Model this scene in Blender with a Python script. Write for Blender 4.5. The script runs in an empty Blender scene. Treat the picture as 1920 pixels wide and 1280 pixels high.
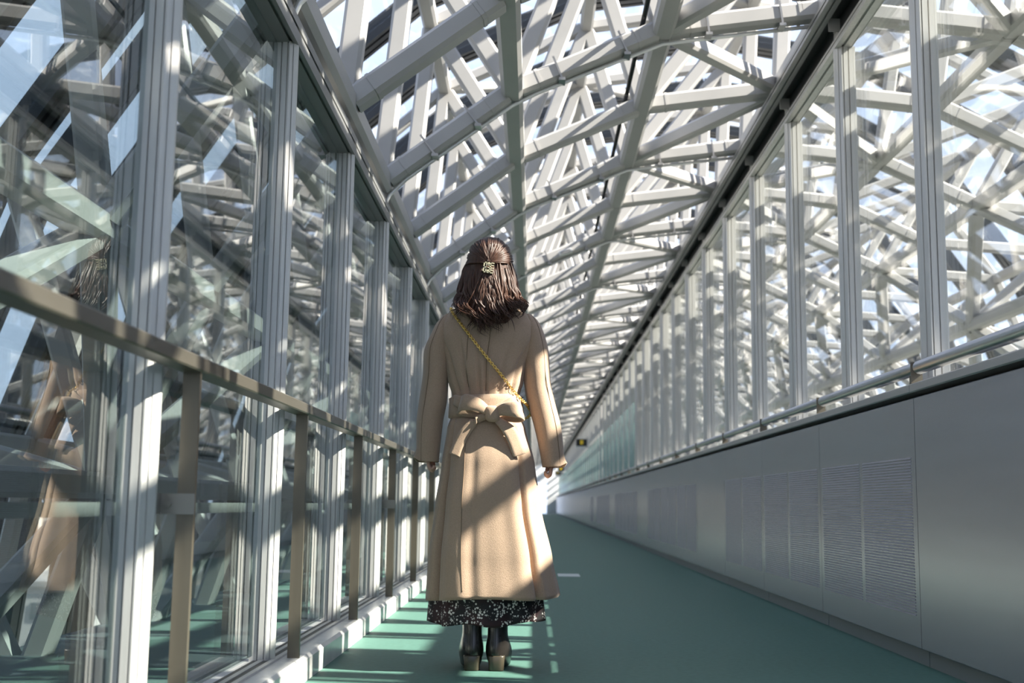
import bpy, bmesh, math, random
from mathutils import Vector, Matrix
random.seed(7)
S = bpy.context.scene
COL = S.collection

# ------------------------------------------------------------------ camera
FPX = 2200.0
cam = bpy.data.cameras.new('camera'); camo = bpy.data.objects.new('camera', cam); COL.objects.link(camo)
S.camera = camo
cam.sensor_width = 36.0; cam.lens = FPX / 1920 * 36.0; cam.clip_end = 3000; cam.clip_start = 0.05
ay = Vector((40, -305, -FPX)).normalized()            # corridor axis seen from the camera
az = Vector((206, 16280, -FPX)); az = (az - ay * az.dot(ay)).normalized()
ax = ay.cross(az)
M = Matrix((ax, ay, az)).to_4x4()                     # camera -> world rotation
M.translation = Vector((0, 0, 0.64))
camo.matrix_world = M
cam.dof.use_dof = True; cam.dof.focus_distance = 4.6; cam.dof.aperture_fstop = 3.2

# ------------------------------------------------------------------ world, sun, exposure
SUN_EL, SUN_AZ = math.radians(37.3), math.radians(12.0)
w = bpy.data.worlds.new('sky'); S.world = w; w.use_nodes = True
nt = w.node_tree; nt.nodes.clear()
N = nt.nodes.new; Lk = nt.links.new
o = N('ShaderNodeOutputWorld'); bg = N('ShaderNodeBackground'); bg.inputs['Strength'].default_value = 1.15
tc = N('ShaderNodeTexCoord'); sp = N('ShaderNodeSeparateXYZ'); Lk(tc.outputs['Generated'], sp.inputs[0])
mr = N('ShaderNodeMapRange'); mr.inputs[1].default_value = -0.05; mr.inputs[2].default_value = 0.9; Lk(sp.outputs[2], mr.inputs[0])
cr = N('ShaderNodeValToRGB'); cr.color_ramp.elements[0].color = (.66, .77, 1, 1); cr.color_ramp.elements[1].color = (.56, .69, 1, 1)
Lk(mr.outputs[0], cr.inputs[0])
nz = N('ShaderNodeTexNoise'); nz.inputs['Scale'].default_value = 2.2; nz.inputs['Detail'].default_value = 7; Lk(tc.outputs['Generated'], nz.inputs['Vector'])
cr2 = N('ShaderNodeValToRGB'); cr2.color_ramp.elements[0].position = .56; cr2.color_ramp.elements[1].position = .80
Lk(nz.outputs['Fac'], cr2.inputs[0])
mx = N('ShaderNodeMixRGB'); Lk(cr2.outputs[0], mx.inputs[0]); Lk(cr.outputs[0], mx.inputs[1]); mx.inputs[2].default_value = (.93, .95, 1, 1)
Lk(mx.outputs[0], bg.inputs[0]); Lk(bg.outputs[0], o.inputs[0])
sun = bpy.data.lights.new('sun', 'SUN'); suno = bpy.data.objects.new('sun', sun); COL.objects.link(suno)
sun.energy = 17; sun.angle = math.radians(0.53); sun.color = (1, .93, .82)
d = Vector((-math.cos(SUN_EL) * math.cos(SUN_AZ), math.cos(SUN_EL) * math.sin(SUN_AZ), -math.sin(SUN_EL)))
suno.rotation_euler = d.to_track_quat('-Z', 'Y').to_euler(); suno.location = (30, -4, 25)
S.view_settings.view_transform = 'Standard'; S.view_settings.look = 'None'; S.view_settings.gamma = 1
S.view_settings.use_curve_mapping = False; S.view_settings.exposure = 0.64
S.cycles.transparent_max_bounces = 24; S.cycles.max_bounces = 10; S.cycles.diffuse_bounces = 5
S.cycles.caustics_reflective = False; S.cycles.caustics_refractive = False
S.cycles.sample_clamp_indirect = 6

# ------------------------------------------------------------------ materials
def mat(name, col, rough=.5, metal=0., spec=.5, var=0., vscale=8., bump=0., bscale=60., sheen=0., stretch=None):
    m = bpy.data.materials.new(name); m.use_nodes = True
    n = m.node_tree; b = n.nodes['Principled BSDF']
    b.inputs['Base Color'].default_value = (*col, 1); b.inputs['Roughness'].default_value = rough
    b.inputs['Metallic'].default_value = metal; b.inputs['Specular IOR Level'].default_value = spec
    if sheen: b.inputs['Sheen Weight'].default_value = sheen; b.inputs['Sheen Roughness'].default_value = .5
    if var or bump:
        t = n.nodes.new('ShaderNodeTexCoord'); mp = n.nodes.new('ShaderNodeMapping'); n.links.new(t.outputs['Object'], mp.inputs[0])
        if stretch: mp.inputs['Scale'].default_value = stretch
    if var:
        z = n.nodes.new('ShaderNodeTexNoise'); z.inputs['Scale'].default_value = vscale; z.inputs['Detail'].default_value = 6
        n.links.new(mp.outputs[0], z.inputs['Vector'])
        r = n.nodes.new('ShaderNodeValToRGB')
        r.color_ramp.elements[0].position = .3; r.color_ramp.elements[1].position = .7
        r.color_ramp.elements[0].color = (*[c * (1 - var) for c in col], 1); r.color_ramp.elements[1].color = (*[min(1, c * (1 + var)) for c in col], 1)
        n.links.new(z.outputs['Fac'], r.inputs[0]); n.links.new(r.outputs[0], b.inputs['Base Color'])
    if bump:
        z = n.nodes.new('ShaderNodeTexNoise'); z.inputs['Scale'].default_value = bscale; z.inputs['Detail'].default_value = 4
        n.links.new(mp.outputs[0], z.inputs['Vector'])
        u = n.nodes.new('ShaderNodeBump'); u.inputs['Strength'].default_value = bump; u.inputs['Distance'].default_value = .004
        n.links.new(z.outputs['Fac'], u.inputs['Height']); n.links.new(u.outputs[0], b.inputs['Normal'])
    return m

def glass(name, tint, ior=1.52, rough=0.):
    m = bpy.data.materials.new(name); m.use_nodes = True; n = m.node_tree; n.nodes.clear()
    out = n.nodes.new('ShaderNodeOutputMaterial'); mixn = n.nodes.new('ShaderNodeMixShader')
    fr = n.nodes.new('ShaderNodeFresnel'); fr.inputs[0].default_value = ior
    ge = n.nodes.new('ShaderNodeNewGeometry'); ma = n.nodes.new('ShaderNodeMath'); ma.operation = 'MULTIPLY_ADD'
    ma.inputs[1].default_value = 1 / ior - ior; ma.inputs[2].default_value = ior      # same reflectance from either side of the sheet
    n.links.new(ge.outputs['Backfacing'], ma.inputs[0]); n.links.new(ma.outputs[0], fr.inputs[0])
    tr = n.nodes.new('ShaderNodeBsdfTransparent'); tr.inputs[0].default_value = (*tint, 1)
    gl = n.nodes.new('ShaderNodeBsdfGlossy'); gl.inputs['Roughness'].default_value = rough; gl.inputs[0].default_value = (1, 1, 1, 1)
    n.links.new(fr.outputs[0], mixn.inputs[0]); n.links.new(tr.outputs[0], mixn.inputs[1]); n.links.new(gl.outputs[0], mixn.inputs[2])
    n.links.new(mixn.outputs[0], out.inputs[0])
    return m

PAINT = mat('white_steel_paint', (.43, .415, .40), .40, 0, .4, .05, 3.)
TRANS = mat('grey_transom', (.24, .24, .235), .36, .4, .5, .05, 4.)
ALU = mat('satin_aluminium', (.56, .545, .52), .33, .22, .5, .06, 5., stretch=(8, 8, .4))
ALUD = mat('dark_track', (.035, .035, .037), .45, .3)
BRONZE = mat('bronze_steel', (.145, .125, .095), .34, .5, .5, .08, 6., stretch=(6, 6, .5))
RAILM = mat('rail_bronze', (.10, .088, .07), .38, .5, .5, .08, 6., stretch=(6, .5, 6))  # darker than the post bronze: shade on the top rail put into its colour
BRKM = mat('bracket_steel', (.26, .245, .22), .4, .6)
STEEL = mat('stainless', (.42, .41, .40), .3, .85)
KERB = mat('white_kerb', (.70, .68, .65), .28, 0, .5, .08, 12.)
PANEL = mat('brushed_panel', (.43, .43, .465), .27, .75, .5, .05, 3., stretch=(1, .3, 6))
GRILLE = mat('grille_metal', (.27, .27, .30), .5, .6)
TOE = mat('toe_kick', (.15, .17, .18), .5, .2)
CAPM = mat('cap_metal', (.48, .47, .47), .3, .7)
BLACK = mat('black_frame', (.012, .014, .017), .35, .2)
DARK = mat('dark_pipe', (.05, .05, .05), .25, .8)
CONDUIT = mat('conduit', (.75, .75, .74), .3, .3)
GL_L = glass('clear_glass', (.70, .75, .745), 1.62)
GL_R = glass('clear_glass_side', (.97, .985, .98), 1.45)
GL_S = glass('roof_glass', (.97, .985, .99), 1.4)
FROST = mat('teal_film', (.20, .42, .40), .25, 0, .5, .25, 1.2)
FLOOR = mat('green_floor', (.078, .163, .133), .6, 0, .2, .10, 40., .12, 300.)

# ------------------------------------------------------------------ mesh helpers
def mesh(name, v, f, m, smooth=False):
    me = bpy.data.meshes.new(name); me.from_pydata([tuple(p) for p in v], [], f); me.materials.append(m)
    if smooth:
        for p in me.polygons: p.use_smooth = True
    me.update(); return me

class MB:
    def __init__(s): s.v = []; s.f = []
    def add(s, v, f):
        b = len(s.v); s.v += [Vector(p) for p in v]; s.f += [tuple(i + b for i in q) for q in f]; return s
    def box(s, x0, x1, y0, y1, z0, z1):
        v = [(x, y, z) for z in (z0, z1) for y in (y0, y1) for x in (x0, x1)]
        return s.add(v, [(0, 2, 3, 1), (4, 5, 7, 6), (0, 1, 5, 4), (2, 6, 7, 3), (0, 4, 6, 2), (1, 3, 7, 5)])
    def beam(s, p, q, wd, dp, up=(0, 1, 0), ch=.18):
        """chamfered box section from p to q; wd is measured along up, dp across"""
        p, q = Vector(p), Vector(q); t = (q - p).normalized(); u = Vector(up)
        u = (u - t * u.dot(t))
        u = (u if u.length > 1e-4 else t.orthogonal()).normalized(); c = t.cross(u)
        a, b = wd / 2, dp / 2; k = min(a, b) * ch * 2 if ch else 0
        if ch: prof = [(a, b - k), (a - k, b), (-a + k, b), (-a, b - k), (-a, -b + k), (-a + k, -b), (a - k, -b), (a, -b + k)]
        else: prof = [(a, b), (-a, b), (-a, -b), (a, -b)]
        n = len(prof)
        v = [e + u * x + c * y for e in (p, q) for x, y in prof]
        f = [(i, (i + 1) % n, n + (i + 1) % n, n + i) for i in range(n)] + [tuple(reversed(range(n))), tuple(range(n, 2 * n))]
        return s.add(v, f)
    def tube(s, pts, r, n=8, cap=True):
        pts = [Vector(p) for p in pts]; rr = r if isinstance(r, (list, tuple)) else [r] * len(pts)
        rings = []; u = None
        for i, p in enumerate(pts):
            t = (pts[min(i + 1, len(pts) - 1)] - pts[max(i - 1, 0)]).normalized()
            u = t.orthogonal().normalized() if u is None else (u - t * u.dot(t)).normalized()
            c = t.cross(u)
            rings += [p + (u * math.cos(2 * math.pi * j / n) + c * math.sin(2 * math.pi * j / n)) * rr[i] for j in range(n)]
        f = [(i * n + j, i * n + (j + 1) % n, (i + 1) * n + (j + 1) % n, (i + 1) * n + j) for i in range(len(pts) - 1) for j in range(n)]
        if cap: f += [tuple(reversed(range(n))), tuple(range((len(pts) - 1) * n, len(pts) * n))]
        return s.add(rings, f)
    def extrude(s, prof, p, q, u, c):
        """closed profile [(a,b)] in the u,c frame swept from p to q"""
        p, q, u, c = Vector(p), Vector(q), Vector(u), Vector(c); n = len(prof)
        v = [e + u * a + c * b for e in (p, q) for a, b in prof]
        f = [(i, (i + 1) % n, n + (i + 1) % n, n + i) for i in range(n)] + [tuple(reversed(range(n))), tuple(range(n, 2 * n))]
        return s.add(v, f)
    def mesh(s, name, m, smooth=False, fix=True):
        me = mesh(name, s.v, s.f, m, smooth)
        if fix:
            b = bmesh.new(); b.from_mesh(me); bmesh.ops.recalc_face_normals(b, faces=b.faces); b.to_mesh(me); b.free()
        return me

def obj(name, me, parent=None, loc=(0, 0, 0), label=None, cat=None, group=None, kind=None):
    ob = bpy.data.objects.new(name, me); COL.objects.link(ob); ob.location = loc
    if parent: ob.parent = parent
    if label: ob['label'] = label
    if cat: ob['category'] = cat
    if group: ob['group'] = group
    if kind: ob['kind'] = kind
    return ob
def empty(name, loc=(0, 0, 0), **k):
    e = obj(name, None, None, loc, **k); e.empty_display_size = .2; return e

# ------------------------------------------------------------------ setting out
BAY = 1.39
def RY(k): return 5.56 + BAY * (k - 1)          # plane of rib k and of left mullion k
K0, KN, KF = -4, 20, 57                          # bays built piece by piece, then far bays to the end
YA, YB = RY(K0) - .7, RY(KF) + .7
LEN = YB - YA

# floor
floor = obj('floor', MB().box(-1.02, 1.75, YA, YB, -.25, 0).mesh('floor', FLOOR), kind='structure', label='teal green rubber walkway floor of the skywalk')
# ------------------------------------------------------------------ left glazed wall
wl = empty('wall_left', (-.95, 0, 0), kind='structure', label='glazed wall with silver mullions on the left of the walkway')
def sub(me_b, name, m, par, smooth=False):       # MB given in world coordinates -> child mesh in parent space
    off = par.location
    me_b.v = [p - off for p in me_b.v]
    return me_b.mesh(name, m, smooth)
# mullion profile (x depth, y width), several ribs and grooves
def mprof(sx):
    pts = [(-.055, -.030), (-.020, -.030), (-.020, -.022), (-.012, -.022), (-.012, -.034), (.012, -.034), (.012, -.026), (.018, -.026), (.018, -.034), (.024, -.034), (.040, -.016), (.041, -.020), (.058, .0),
           (.058, .012), (.041, .026), (.040, .024), (.024, .034), (.018, .034), (.018, .026), (.012, .026), (.012, .034), (-.012, .034), (-.012, .022), (-.020, .022), (-.020, .030), (-.055, .030)]
    return [(sx * (a * .74 + .014), b * .9) for a, b in pts]
mull_l = MB().extrude(mprof(1), (0, 0, .088), (0, 0, 2.33), (1, 0, 0), (0, 1, 0)).mesh('mullion', ALU)
pane_l = MB().box(-.026, -.014, .028, BAY - .028, .11, 2.32).mesh('pane', GL_L)
kerb = MB().extrude([(.14, 0), (.14, .078), (.128, .09), (-.07, .09), (-.07, -.02), (.14, -.02)], (0, .003, 0), (0, BAY - .003, 0), (1, 0, 0), (0, 0, 1)).mesh('kerb_block', KERB)
midr = MB().box(-.075, -.055, .05, BAY - .05, .60, .632).mesh('mid_rail', PAINT)
def far(name, me_list, m, par, step=BAY, ks=range(KN, KF)):
    b = MB()
    for me in me_list:
        vs = [v.co.copy() for v in me.vertices]; fs = [tuple(p.vertices) for p in me.polygons]
        for k in ks: b.add([v + Vector((0, RY(k) if step == BAY else step[k], 0)) for v in vs], fs)
    ob = obj(name, b.mesh(name, m, fix=False), par, kind='stuff'); return ob
for k in range(K0, KN):
    obj('mullion', mull_l, wl, (0, RY(k), 0)); obj('pane', pane_l, wl, (0, RY(k), 0))
    obj('kerb_block', kerb, wl, (0, RY(k), 0)); obj('mid_rail', midr, wl, (0, RY(k), 0))
far('mullion', [mull_l], ALU, wl); far('pane', [pane_l], GL_L, wl); far('kerb_block', [kerb], KERB, wl)
# sill track with two dark grooves under the mullions
for a, b_, m_, n_ in ((.058, .075, ALU, 'sill_track'), (.038, .058, ALUD, 'track_groove'), (.02, .038, ALU, 'sill_track'), (-.002, .012, ALUD, 'track_groove')):
    obj(n_, MB().box(a - .01, b_ - .01, YA, YB, .0905, .094 if m_ is ALUD else .098).mesh(n_, m_), wl)
# head transom: grooved box
tp = [(-.05, -.05), (.03, -.05), (.03, -.036), (.042, -.036), (.042, -.05), (.058, -.05), (.058, .0), (.046, .0), (.046, .014), (.058, .014), (.058, .05), (-.05, .05)]
obj('transom', MB().extrude(tp, (0, YA, 2.375), (0, YB, 2.375), (1, 0, 0), (0, 0, 1)).mesh('transom', TRANS), wl)
stub = MB().beam((0, 0, 2.42), (0, 0, 2.55), .07, .05, ch=.05).add([], []).mesh('hanger_post', PAINT)
for k in range(K0, KN): obj('hanger_post', stub, wl, (0, RY(k), 0))
far('hanger_post', [stub], PAINT, wl)

# ------------------------------------------------------------------ left railing
rl = empty('railing', (-.845, 0, .09), label='low bronze post-and-bar railing along the left glass wall', cat='railing')
post = MB().box(-.021, .021, -.008, .008, 0, .865).mesh('post', BRONZE)
footp = MB().box(-.034, .034, -.03, .03, 0, .006).mesh('base_plate', BRONZE)
for k in range(K0, KN):
    obj('post', post, rl, (0, RY(k) + .09, 0)); 
far('post', [post], BRONZE, rl)
obj('top_rail', MB().extrude([(-.027, .862), (.027, .862), (.03, .866), (.03, .895), (.026, .899), (-.026, .899), (-.03, .895), (-.03, .866)], (0, YA, 0), (0, YB, 0), (1, 0, 0), (0, 0, 1)).mesh('top_rail', RAILM), rl)
br = MB().box(-.062, -.018, -.014, -.009, .515, .565).box(-.0625, -.058, -.06, -.009, .515, .565).box(-.024, .024, -.0145, -.0085, .515, .565)
br.tube([(-.040, -.021, .54), (-.040, -.012, .54)], .009, 8); br.tube([(-.052, -.017, .54), (-.052, -.013, .54)], .004, 6)
brk = br.mesh('bracket', BRKM)
for k in range(K0, KN):
    if (k + 4) % 3 == 0: obj('bracket', brk, rl, (0, RY(k) + .09, 0), label='stainless bracket with a round bolt')

# ------------------------------------------------------------------ right wall: parapet, glazing
wr = empty('wall_right', (1.6, 0, 0), kind='structure', label='right-hand wall of grey metal parapet panels under tall glazing')
PW = 1.66
P0 = 4.97 - 5 * PW
panel = MB().extrude([(0, .074), (.004, .07), (.022, .07), (.022, 1.106), (.004, 1.106), (0, 1.102)], (0, .003, 0), (0, PW - .003, 0), (1, 0, 0), (0, 0, 1)).mesh('panel', PANEL)
gb = MB()
for c0, c1 in ((.06, .80), (.86, 1.60)):
    z = .20
    while z < .86:
        gb.add([(-.0035, c0, z), (-.0035, c1, z), (.0005, c1, z + .0085), (.0005, c0, z + .0085), (.0005, c0, z), (.0005, c1, z)], [(0, 1, 2, 3), (0, 4, 5, 1), (0, 3, 4), (1, 5, 2)]); z += .0125
gr_me = gb.mesh('grille', GRILLE)
capm = MB().extrude([(-.012, 1.125), (.36, 1.125), (.36, 1.163), (-.012, 1.163), (-.016, 1.158), (-.016, 1.13)], (0, .002, 0), (0, PW - .002, 0), (1, 0, 0), (0, 0, 1)).mesh('parapet_cap', CAPM)
toe = MB().box(.03, .05, .004, PW - .004, 0, .075).mesh('toe_board', TOE)
npan = int((YB - P0) / PW)
for i in range(npan):
    y = P0 + i * PW
    if i < 22:
        p_ = obj('panel', panel, wr, (0, y, 0))
        if i % 4 != 0 and i > 3: obj('grille', gr_me, p_, (0, 0, 0))
        elif i % 4 in (1, 2, 3): obj('grille', gr_me, p_, (0, 0, 0))
        obj('parapet_cap', capm, wr, (0, y, 0)); obj('toe_board', toe, wr, (0, y, 0))
PSTEP = {i: P0 + i * PW for i in range(npan)}
far('panel', [panel], PANEL, wr, PSTEP, range(22, npan)); far('parapet_cap', [capm], CAPM, wr, PSTEP, range(22, npan)); far('toe_board', [toe], TOE, wr, PSTEP, range(22, npan))
obj('parapet_core', MB().box(.055, .36, YA, YB, 0, 1.12).mesh('parapet_core', TOE), wr)
mull_r = MB().extrude([(a * 1.4, b * 1.2) for a, b in mprof(-1)], (.25, 0, 1.163), (.25, 0, 3.365), (1, 0, 0), (0, 1, 0)).mesh('mullion', ALU)
pane_r = MB().box(.262, .274, .03, BAY - .03, 1.18, 3.36).mesh('pane', GL_R)
film = MB().box(.16, .166, .10, BAY - .34, 1.18, 2.45).mesh('film_pane', FROST)
ROFF = -.2
for k in range(K0, KN):
    obj('mullion', mull_r, wr, (0, RY(k) + ROFF, 0)); obj('pane', pane_r, wr, (0, RY(k) + ROFF, 0))
    if k >= 12: obj('film_pane', film, wr, (0, RY(k) + ROFF, 0), label='teal frosted lower pane')
far('mullion', [mull_r], ALU, wr); far('pane', [pane_r], GL_R, wr); far('film_pane', [film], FROST, wr)
# head: two rails with a dark channel between, bracket plates
obj('transom', MB().extrude([(-.05, -.028), (-.018, -.028), (-.018, -.016), (0, -.016), (0, -.028), (.05, -.028), (.05, .028), (-.05, .028), (-.05, .010), (-.042, .010), (-.042, 0), (-.05, 0)], (.222, YA, 3.388), (.222, YB, 3.388), (1, 0, 0), (0, 0, 1)).mesh('transom', ALU), wr)
obj('upper_rail', MB().extrude([(-.036, -.025), (-.008, -.025), (-.008, -.014), (.006, -.014), (.006, -.025), (.036, -.025), (.036, .03), (-.036, .03), (-.036, .008), (-.028, .008), (-.028, -.002), (-.036, -.002)], (.088, YA, 3.525), (.088, YB, 3.525), (1, 0, 0), (0, 0, 1)).mesh('upper_rail', TRANS), wr)
obj('dark_channel', MB().extrude([(.125, 3.545), (.20, 3.545), (.20, 3.418), (.22, 3.418), (.22, 3.565), (.125, 3.565)], (0, YA, 0), (0, YB, 0), (1, 0, 0), (0, 0, 1)).mesh('dark_channel', ALUD), wr)
bp = MB().box(.185, .199, -.05, .05, 3.42, 3.53); bp.box(.13, .199, -.05, -.042, 3.45, 3.53); bp.tube([(.178, .015, 3.48), (.186, .015, 3.48)], .018, 10)
bp_me = bp.mesh('bracket_plate', PAINT)
for k in range(K0, KN): obj('bracket_plate', bp_me, wr, (0, RY(k) + ROFF, 0))
# ------------------------------------------------------------------ right handrail
rr = empty('handrail', (1.62, 0, 1.163), label='round grey steel handrail on short plates along the right parapet', cat='handrail')
obj('rail_tube', MB().tube([(0, YA, .068), (0, YB, .068)], .029, 14).mesh('rail_tube', STEEL, True), rr)
sup = MB().beam((.0, 0, 0), (.0, 0, .062), .075, .02, up=(0, 1, 0), ch=.1)
sup.box(-.035, -.031, -.02, .02, 0, .07)
sup_me = MB().box(-.012, .012, -.05, .05, 0, .075).box(-.036, -.012, -.05, -.042, 0, .09).mesh('support_plate', BRONZE)
for i in range(npan):
    if i < 22: obj('support_plate', sup_me, rr, (0, P0 + i * PW + .02, 0))
far('support_plate', [sup_me], BRONZE, rr, PSTEP, range(22, npan))

# ------------------------------------------------------------------ steel space truss
IN = dict(I=(-2.35, -.25), J=(-2.05, .70), K=(-1.60, 1.62), L=(-.95, 2.57), A=(-.155, 3.16), B=(.77, 3.56), R=(1.785, 3.69), C=(2.91, 3.57), D=(3.72, 3.18), E=(4.16, 2.38), F=(4.75, 1.35), G=(5.05, .2))
OUT = dict(o0=(-3.2, -.4), o1=(-3.0, .95), o2=(-2.55, 2.15), o3=(-1.85, 3.25), o4=(-.80, 4.18), o5=(.42, 4.75), o6=(1.85, 4.95), o7=(3.1, 4.72), o8=(4.25, 4.1), o9=(4.95, 3.1), o10=(5.4, 1.9), o11=(5.6, .6))
def P3(n, y=0.):
    a = IN.get(n) or OUT[n]; return Vector((a[0], y, a[1]))
ce = empty('ceiling', (.4, 0, 3.2), kind='structure', label='white steel lattice vault over the walkway')
tr_r = empty('lattice_wall', (3.8, 0, 0), label='white steel lattice standing outside the right-hand glazing', cat='steel truss')
tr_l = empty('lattice_wall', (-2.0, 0, 0), label='white steel lattice standing outside the left-hand glazing', cat='steel truss')
roof = empty('roof', (1.2, 0, 5), kind='structure', label='outer glass roof skin with black frames above the lattice')

def member(name, par, a, b, dk=0, wd=.12, dp=.12, ks=lambda k: True, m=PAINT, sleeve=False, rngk=None, up=None):
    pa, pb = P3(a), P3(b, dk * BAY); t = (pb - pa).normalized()
    p, q = pa + t * .05, pb - t * .05
    g = MB().beam(p, q, wd, dp, up or ((0, 1, 0) if not dk else (t.cross(Vector((0, 1, 0))))))
    if sleeve:
        for e, s in ((p, 1), (q, -1)):
            g.beam(e + t * s * .115, e + t * s * .135, wd + .007, dp + .007, up or (0, 1, 0)); g.beam(e, e + t * s * .11, wd + .003, dp + .003, up or (0, 1, 0))
    me = sub(g, name, m, par)
    off = Vector((0, 0, 0))
    for k in (rngk or range(K0, KN)):
        if ks(k): obj(name, me, par, (0, RY(k), 0))
    fb.setdefault((par.name, name, m.name), []).append((me, ks))
fb = {}
def chord(par, n, wd=.13, dp=.13, up=(0, 0, 1), name='chord', m=PAINT):
    # one length of chord per three bays
    a = P3(n); me = sub(MB().beam((a.x, .004, a.z), (a.x, 3 * BAY - .004, a.z), wd, dp, up), name, m, par)
    for k in range(K0, KF, 3):
        if k < KN + 4: obj(name, me, par, (0, RY(k), 0))
    fb.setdefault((par.name, name, m.name), []).append((me, lambda k: k >= KN + 4 and (k - K0) % 3 == 0))
ev = lambda k: k % 2 == 0
od = lambda k: k % 2 == 1
# inner vault over the walkway
for a, b in (('L', 'A'), ('A', 'B'), ('B', 'R')): member('rib', ce, a, b, wd=.125, dp=.115, sleeve=True)
for n in 'LABR': chord(ce, n)
member('diagonal', ce, 'B', 'R', 1, .11, .10, ev); 
member('diagonal', ce, 'R', 'B', 1, .11, .10, od)
# web struts and outer layer above the walkway
for a, b in (('L', 'o4'), ('A', 'o4'), ('A', 'o5'), ('B', 'o5'), ('B', 'o6'), ('R', 'o6')): member('web_strut', ce, a, b, wd=.10, dp=.115)
for a, b in (('o4', 'o5'), ('o5', 'o6')): member('outer_rib', ce, a, b, wd=.10, dp=.10)
for n in ('o4', 'o5', 'o6'): chord(ce, n, .11, .11, name='outer_chord')
member('outer_diagonal', ce, 'o4', 'o5', 1, .07, .09, ev); member('outer_diagonal', ce, 'o5', 'o6', 1, .07, .09, od)
# right of the glazing
for a, b in (('R', 'C'), ('C', 'D')): member('rib', tr_r, a, b, wd=.125, dp=.115, sleeve=True)
for n in 'CDEFG': chord(tr_r, n, .12, .12)
member('diagonal', tr_r, 'R', 'C', 1, .11, .10, od); member('diagonal', tr_r, 'C', 'R', 1, .11, .10, ev)
member('diagonal', tr_r, 'D', 'E', 1, .11, .10, ev); member('diagonal', tr_r, 'E', 'D', 1, .11, .10, od)
member('diagonal', tr_r, 'E', 'F', 1, .11, .10, od); member('diagonal', tr_r, 'F', 'E', 1, .11, .10, ev)
member('diagonal', tr_r, 'F', 'G', 1, .11, .10, ev); member('diagonal', tr_r, 'G', 'F', 1, .11, .10, od)
for a, b in (('R', 'o7'), ('C', 'o7'), ('C', 'o8'), ('D', 'o8'), ('D', 'o9'), ('E', 'o9'), ('E', 'o10'), ('F', 'o10'), ('F', 'o11')): member('web_strut', tr_r, a, b, wd=.09, dp=.10)
for a, b in (('o6', 'o7'), ('o7', 'o8'), ('o8', 'o9'), ('o9', 'o10'), ('o10', 'o11')): member('outer_rib', tr_r, a, b, wd=.09, dp=.09, ks=ev)
for n in ('o7', 'o8', 'o9', 'o10', 'o11'): chord(tr_r, n, .10, .10, name='outer_chord')
# left of the glazing
member('rib', tr_l, 'K', 'L', wd=.12, dp=.12); member('rib', tr_l, 'J', 'K', wd=.12, dp=.12, ks=od); member('rib', tr_l, 'I', 'J', wd=.12, dp=.12)
for n in 'JKI': chord(tr_l, n, .12, .12 if n != 'J' else .2)
member('diagonal', tr_l, 'K', 'J', 1, .12, .11, ev); member('diagonal', tr_l, 'J', 'K', 1, .12, .11, od)
member('diagonal', tr_l, 'J', 'I', 1, .12, .11, od); member('diagonal', tr_l, 'I', 'J', 1, .12, .11, ev)
for a, b in (('L', 'o3'), ('K', 'o3'), ('K', 'o2'), ('J', 'o2'), ('J', 'o1'), ('I', 'o1')): member('web_strut', tr_l, a, b, wd=.09, dp=.11)
for a, b in (('o3', 'o4'), ('o2', 'o3'), ('o1', 'o2'), ('o0', 'o1')): member('outer_rib', tr_l, a, b, wd=.09, dp=.09, ks=ev)
obj('deck_strip', sub(MB().box(-2.5, -1.06, YA, YB, -.14, -.08), 'deck_strip', TOE, tr_l), tr_l)
for n in ('o1', 'o2', 'o3'): chord(tr_l, n, .10, .10, name='outer_chord')
# outer skin: black transverse frames and panes
SK = [(-3.6, -.9), (-3.42, .9), (-2.92, 2.35), (-2.1, 3.6), (-.95, 4.6), (.4, 5.22), (1.9, 5.42), (3.3, 5.18), (4.6, 4.45), (5.4, 3.3), (5.85, 2.0), (6.0, .5)]
for i in range(len(SK) - 1):
    a, b = Vector((SK[i][0], 0, SK[i][1])), Vector((SK[i + 1][0], 0, SK[i + 1][1]))
    g = MB()
    for y_, w_ in ((.42, .05), (.52, .075), (.61, .05)) + (((1.02, .11), (1.12, .05)) if i < 3 else ()):
        g.beam(a + Vector((0, y_, 0)), b + Vector((0, y_, 0)), w_, .13, ch=0)
    me = sub(g, 'frame_bar', BLACK, roof)
    t = (b - a).normalized(); n_ = Vector((-t.z, 0, t.x)) * .03
    g2 = MB(); y0, y1 = .64, BAY + .39
    vs = [p + Vector((0, y, 0)) + n_ * s for s in (0, -.3) for y in (y0, y1) for p in (a, b)]
    g2.add(vs, [(0, 2, 3, 1), (4, 5, 7, 6), (0, 1, 5, 4), (2, 6, 7, 3), (0, 4, 6, 2), (1, 3, 7, 5)])
    mp_ = sub(g2, 'pane', GL_S, roof)
    for k in range(K0, KN):
        obj('frame_bar', me, roof, (0, RY(k), 0)); obj('pane', mp_, roof, (0, RY(k), 0))
    al = lambda k: True
    fb.setdefault((roof.name, 'frame_bar', BLACK.name), []).append((me, al)); fb.setdefault((roof.name, 'pane', GL_S.name), []).append((mp_, al))
for (pn, nm, mn), lst in fb.items():
    b = MB()
    for me, ks in lst:
        vs = [v.co.copy() for v in me.vertices]; fs = [tuple(p.vertices) for p in me.polygons]
        for k in range(KN, KF):
            if ks(k): y = Vector((0, RY(k), 0)); b.add([v + y for v in vs], fs)
    if b.v: obj(nm, b.mesh(nm, bpy.data.materials[mn], fix=False), bpy.data.objects[pn], kind='stuff')
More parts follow.
